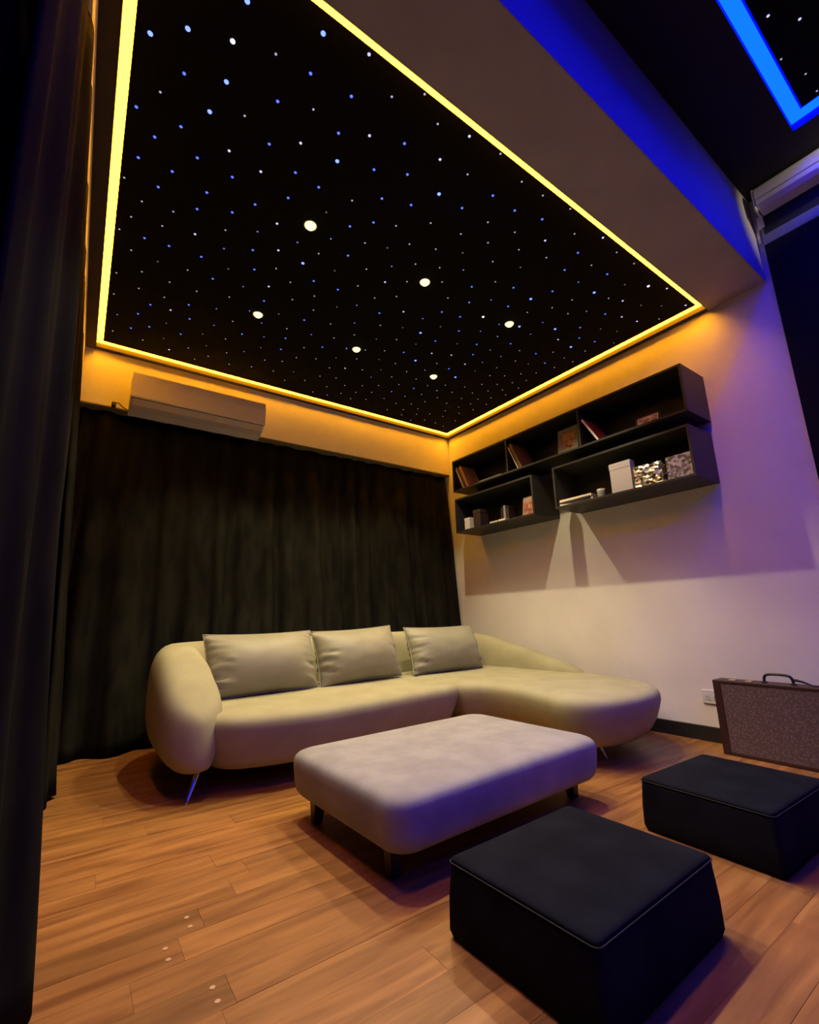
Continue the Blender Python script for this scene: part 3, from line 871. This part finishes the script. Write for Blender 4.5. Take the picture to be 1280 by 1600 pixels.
zl_ = SLZ + .0182
# leaning pair at the left end of the upper shelf
book('book', .20, .285, .020, (-.215, -.585, zf + .0045), (R_(-25), 0, 0), cream, 'thin cream book leaning at the curtain end of the upper shelf')
book('book', .20, .28, .026, (-.215, -.650, zf + .0055), (R_(-25), 0, 0), tan, 'tan book leaning against the cream one on the upper shelf')
book('book', .22, .30, .016, (-.215, -.83, zf + .008), (R_(90), 0, 0), greyc, 'flat grey book lying left of the first divider')
book('book', .22, .285, .022, (-.225, -1.390, zf + .005), (R_(-24), 0, 0), brown, 'brown and cream book leaning right of the first divider')
book('book', .21, .27, .010, (-.225, -1.352, zf + .0022), (R_(-24), 0, 0), cream, 'slim cream booklet leaning with the brown book')
# framed portrait, drawn as plain soft patches
def picture(name, w, h, loc, rotation, frame_m, cols, label, cat, border=.02, depth=.018):
    root = empty(name, loc)
    root.rotation_euler = rotation
    tag(root, label, cat)
    for lo, hi in (((-depth / 2, -w / 2, 0), (depth / 2, w / 2, border)), ((-depth / 2, -w / 2, h - border), (depth / 2, w / 2, h)),
                   ((-depth / 2, -w / 2, border), (depth / 2, -w / 2 + border, h - border)), ((-depth / 2, w / 2 - border, border), (depth / 2, w / 2, h - border))):
        box('frame_bar', lo, hi, frame_m, root, bevel=.0015)
    m = bpy.data.materials.new(name + '_print')
    m.use_nodes = True
    nt, N, L, b_ = nodes(m)
    tc = N.new('ShaderNodeTexCoord')
    n = N.new('ShaderNodeTexNoise'); n.inputs['Scale'].default_value = 22; n.inputs['Detail'].default_value = 2
    L.new(tc.outputs['Object'], n.inputs['Vector'])
    r = N.new('ShaderNodeValToRGB')
    while len(r.color_ramp.elements) < len(cols): r.color_ramp.elements.new(.5)
    for i, c in enumerate(cols):
        r.color_ramp.elements[i].position = .30 + .42 * i / (len(cols) - 1)
        r.color_ramp.elements[i].color = (*c, 1)
    L.new(n.outputs['Fac'], r.inputs['Fac'])
    L.new(r.outputs['Color'], b_.inputs['Base Color'])
    b_.inputs['Roughness'].default_value = .35
    box('print', (-.003, -w / 2 + border, border), (.003, w / 2 - border, h - border), m, root)
    return root
frame_grey = pmat('grey_frame', (.17, .17, .15), .4)
picture('framed_portrait', .20, .235, (-.285, -1.865, zf), (0, R_(8), 0), frame_grey, [(.02, .012, .01), (.30, .14, .07), (.42, .22, .11), (.05, .025, .02)], 'grey framed portrait beside the second divider', 'picture frame', .038)
b1 = book('film_case', .19, .25, .016, (-.235, -2.175, zf + .004), (R_(-30), 0, 0), redc, 'red film case with pale spine leaning on the second divider', 'case')
box('spine_label', (-.0985, -.0078, .004), (-.0973, .0078, .246), whitec, b1)
picture('postcard', .15, .075, (-.29, -2.545, zf), (0, R_(12), 0), whitec, [(.60, .55, .50), (.25, .12, .08), (.65, .60, .56)], 'small pale postcard at the right end of the upper shelf', 'card', .006, .006)
picture('postcard', .19, .13, (-.20, -2.50, zf), (0, R_(10), 0), dkb, [(.06, .025, .02), (.10, .04, .03), (.04, .02, .02)], 'dark red card standing behind the pale postcard', 'card', .006, .006)
# lower left shelf
def carton(name, w, d, h, loc, rz, m, label, cat='box', lidm=None):
    root = empty(name, loc, rz)
    tag(root, label, cat)
    box('body', (-w / 2, -d / 2, 0), (w / 2, d / 2, h * .78), m, root, bevel=.003)
    box('lid', (-w / 2 - .002, -d / 2 - .002, h * .78), (w / 2 + .002, d / 2 + .002, h), lidm or m, root, bevel=.003)
    return root
carton('gift_box', .09, .075, .125, (-.28, -.615, zl_), 0, whitec, 'small white box at the curtain end of the lower shelf')
carton('storage_box', .12, .10, .185, (-.26, -.755, zl_), 0, dkb, 'small dark brown box next to the white box')
for i, (yy, hh, tt, c, lab) in enumerate(((-1.05, .15, .022, dkc, 'black paperback first of three upright behind the pale leaflets'), (-1.085, .165, .026, greyc, 'grey paperback second of three upright behind the pale leaflets'), (-1.125, .145, .024, dkb, 'dark brown paperback third of three upright behind the pale leaflets'))):
    book('book', .13, hh, tt, (-.20, yy, zl_), (0, 0, 0), c, lab)
book('leaflet', .07, .10, .014, (-.315, -.965, zl_ + .0072), (R_(90), 0, 0), whitec, 'pale leaflet lying flat at the front of the short shelf, left one', 'leaflet')
book('leaflet', .07, .085, .016, (-.315, -1.078, zl_ + .0082), (R_(90), 0, 0), cream, 'pale leaflet lying flat at the front of the short shelf, right one', 'leaflet')
picture('picture_card', .13, .19, (-.275, -1.375, zl_), (0, R_(9), 0), frame_grey, [(.05, .07, .06), (.30, .06, .04), (.35, .24, .18), (.10, .12, .10)], 'red and grey picture card at the right end of the short shelf', 'card', .008, .008)
# lower right shelf
book('magazine', .24, .30, .018, (-.22, -1.765, zl_ + .0092), (R_(90), 0, R_(2)), whitec, 'white magazine at the bottom of the flat stack', 'magazine', group='flat magazines')
book('magazine', .23, .30, .012, (-.225, -1.760, zl_ + .0244), (R_(90), 0, R_(-3)), dkc, 'dark magazine in the middle of the flat stack', 'magazine', group='flat magazines')
book('magazine', .24, .29, .020, (-.22, -1.768, zl_ + .0406), (R_(90), 0, R_(1)), cream, 'cream magazine on top of the flat stack', 'magazine', group='flat magazines')
bm = bmesh.new()
lathe(bm, [(0, .0005), (.022, .0005), (.026, .01), (.030, .05), (.031, .068), (.028, .068), (.026, .05), (.022, .012), (0, .010)], 20)
glass_m = mat('jar_glass', (.45, .46, .36), .1, spec=.6)
g = from_bm('glass_tumbler', bm, glass_m, None, True); g.location = (-.30, -2.125, zl_)
tag(g, 'small greenish glass tumbler right of the flat magazines', 'tumbler')
carton('card_box', .06, .165, .235, (-.285, -2.305, zl_), 0, lavc, 'tall pale lavender box beside the silver box')

# crumpled silver mosaic box: facets as geometry
def facet_box(name, w, d, h, loc, rz, c1, c2, metal, label, seed, cell=.016, bump=.006):
    rr = random.Random(seed)
    m = bpy.data.materials.new(name + '_foil'); m.use_nodes = True
    nt, N, L, b_ = nodes(m)
    tc = N.new('ShaderNodeTexCoord')
    v = N.new('ShaderNodeTexVoronoi'); v.inputs['Scale'].default_value = 55
    L.new(tc.outputs['Object'], v.inputs['Vector'])
    r = N.new('ShaderNodeValToRGB')
    r.color_ramp.elements[0].color = (*c1, 1); r.color_ramp.elements[1].color = (*c2, 1)
    r.color_ramp.elements[0].position = .35; r.color_ramp.elements[1].position = .65
    L.new(v.outputs['Color'], r.inputs['Fac'])
    L.new(r.outputs['Color'], b_.inputs['Base Color'])
    b_.inputs['Metallic'].default_value = metal
    b_.inputs['Roughness'].default_value = .3
    bm = bmesh.new()
    bm_box(bm, (-w / 2, -d / 2, 0), (w / 2, d / 2, h))
    bmesh.ops.subdivide_edges(bm, edges=bm.edges[:], cuts=9, use_grid_fill=True)
    for vv in bm.verts:
        if vv.co.z > .004:
            vv.co += Vector((rr.uniform(-bump, bump), rr.uniform(-bump, bump), rr.uniform(-bump, bump) if vv.co.z > .02 else 0))
    bmesh.ops.triangulate(bm, faces=bm.faces[:])
    o = from_bm(name, bm, m)
    o.location = loc; o.rotation_euler = (0, 0, rz)
    tag(o, label, 'box')
    return o
facet_box('silver_box', .13, .19, .155, (-.265, -2.505, zl_), R_(6), (.10, .10, .08), (.85, .80, .66), .6, 'crumpled silver foil box on the lower shelf', 4)
facet_box('patterned_box', .07, .165, .165, (-.285, -2.722, zl_), 0, (.10, .085, .08), (.42, .37, .35), .0, 'grey and white patterned box at the far right of the lower shelf', 9, bump=.0015)

# ================================================================== AIR CONDITIONER
ac = empty('air_conditioner', (-2.85, -.105, 2.47))
tag(ac, 'white split air conditioner on the bulkhead above the curtain', 'air conditioner')
def prism_x(name, poly, x0, x1, m, parent, bevel=.004, smooth=False):
    bm = bmesh.new()
    a = [bm.verts.new((x0, y, z)) for y, z in poly]
    b_ = [bm.verts.new((x1, y, z)) for y, z in poly]
    n = len(poly)
    bm.faces.new(a[::-1]); bm.faces.new(b_)
    for k in range(n):
        bm.faces.new((a[k], a[(k + 1) % n], b_[(k + 1) % n], b_[k]))
    bmesh.ops.recalc_face_normals(bm, faces=bm.faces[:])
    if bevel:
        bmesh.ops.bevel(bm, geom=bm.edges[:], offset=bevel, segments=2, affect='EDGES')
    return from_bm(name, bm, m, parent, smooth)
AX0, AX1 = -3.372, -2.332
keep(prism_x('body', [(-.001, 2.765), (-.185, 2.765), (-.198, 2.755), (-.192, 2.56), (-.165, 2.52), (-.11, 2.487), (-.001, 2.475)], AX0 + .003, AX1 - .003, M['ac'], ac), ac)
keep(prism_x('front_panel', [(-.190, 2.768), (-.206, 2.762), (-.213, 2.70), (-.213, 2.562), (-.206, 2.556), (-.190, 2.556)], AX0, AX1, M['ac'], ac, .003), ac)
keep(prism_x('louver_flap', [(-.203, 2.548), (-.197, 2.552), (-.165, 2.513), (-.118, 2.482), (-.122, 2.476), (-.172, 2.505)], AX0 + .02, AX1 - .02, M['ac_low'], ac, .0015), ac)
keep(box('air_slot', (AX0 + .015, -.2, 2.5495), (AX1 - .015, -.17, 2.5555), M['ac_dark'], ac), ac)
cord = empty('power_cord', (-3.45, -.01, 2.53))
tag(cord, 'dark plug and power cord left of the air conditioner', 'cord')
keep(box('plug', (-3.482, -.045, 2.52), (-3.452, -.001, 2.552), M['cable'], cord, bevel=.004), cord)
bm = bmesh.new()
tube(bm, catmull([(-3.455, -.035, 2.545), (-3.435, -.04, 2.548), (-3.41, -.035, 2.527), (-3.385, -.025, 2.518), (-3.36, -.02, 2.515)], 24, closed=False), .0045, 8)
keep(from_bm('cable', bm, M['cable'], cord, True), cord)

# ================================================================== WALL OUTLET
ol = empty('wall_outlet', (-.004, -2.56, .28))
tag(ol, 'white wall outlet partly hidden behind the suitcase', 'outlet')
keep(box('plate', (-.010, -2.62, .238), (-.001, -2.50, .325), M['outlet'], ol, bevel=.003), ol)
for yy in (-2.535, -2.585):
    sk = keep(box('socket', (-.0125, yy - .018, .262), (-.0095, yy + .018, .300), M['outlet'], ol, bevel=.001), ol)
    for dy in (-.007, .007):
        box('pin_slot', (-.0130, yy + dy - .0015, .272), (-.0120, yy + dy + .0015, .288), M['slot'], sk)

# ================================================================== PROJECTOR SCREEN
ps = empty('projector_screen', (-.07, -4.3, 1.2))
tag(ps, 'dark projection screen hanging from a cream cassette at the right edge', 'projection screen')
bm = bmesh.new()
cyl = []
prof_c = [(-.005, 3.60), (-.10, 3.60), (-.135, 3.585), (-.15, 3.55), (-.15, 3.49), (-.135, 3.45), (-.10, 3.43), (-.005, 3.43)]
def prism_y(name, poly, y0, y1, m, parent, bevel=.0):
    bm = bmesh.new()
    a = [bm.verts.new((x, y0, z)) for x, z in poly]
    b_ = [bm.verts.new((x, y1, z)) for x, z in poly]
    n = len(poly)
    bm.faces.new(a[::-1]); bm.faces.new(b_)
    for k in range(n):
        bm.faces.new((a[k], a[(k + 1) % n], b_[(k + 1) % n], b_[k]))
    bmesh.ops.recalc_face_normals(bm, faces=bm.faces[:])
    if bevel:
        bmesh.ops.bevel(bm, geom=bm.edges[:], offset=bevel, segments=3, affect='EDGES')
    return from_bm(name, bm, m, parent)
keep(prism_y('cassette', [(-.005, 3.61), (-.09, 3.61), (-.118, 3.60), (-.135, 3.575), (-.138, 3.545), (-.135, 3.505), (-.005, 3.505)], -5.9, -3.375, M['cassette'], ps, .003), ps)
keep(prism_y('cassette_lower_rail', [(-.005, 3.50), (-.134, 3.50), (-.128, 3.47), (-.105, 3.445), (-.005, 3.44)], -5.9, -3.375, M['cassette'], ps, .002), ps)
keep(box('end_cap', (-.125, -3.372, 3.435), (-.005, -3.358, 3.60), M['cassette'], ps, bevel=.004), ps)
keep(box('end_bracket', (-.030, -3.372, 3.36), (-.005, -3.335, 3.45), M['cassette'], ps, bevel=.003), ps)
keep(box('mount_plate', (-.012, -3.335, 3.26), (-.002, -3.318, 3.42), M['cassette'], ps, bevel=.002), ps)
keep(box('black_drop', (-.020, -5.85, 3.30), (-.012, -3.36, 3.45), M['screen_black'], ps), ps)
keep(box('grey_bar', (-.026, -5.87, 3.225), (-.008, -3.345, 3.30), M['screen_bar'], ps, bevel=.003), ps)
keep(box('screen_fabric', (-.020, -5.85, 1.25), (-.012, -3.345, 3.225), M['screen'], ps), ps)
keep(box('bottom_bar', (-.028, -5.87, 1.215), (-.006, -3.345, 1.25), M['screen_black'], ps, bevel=.003), ps)
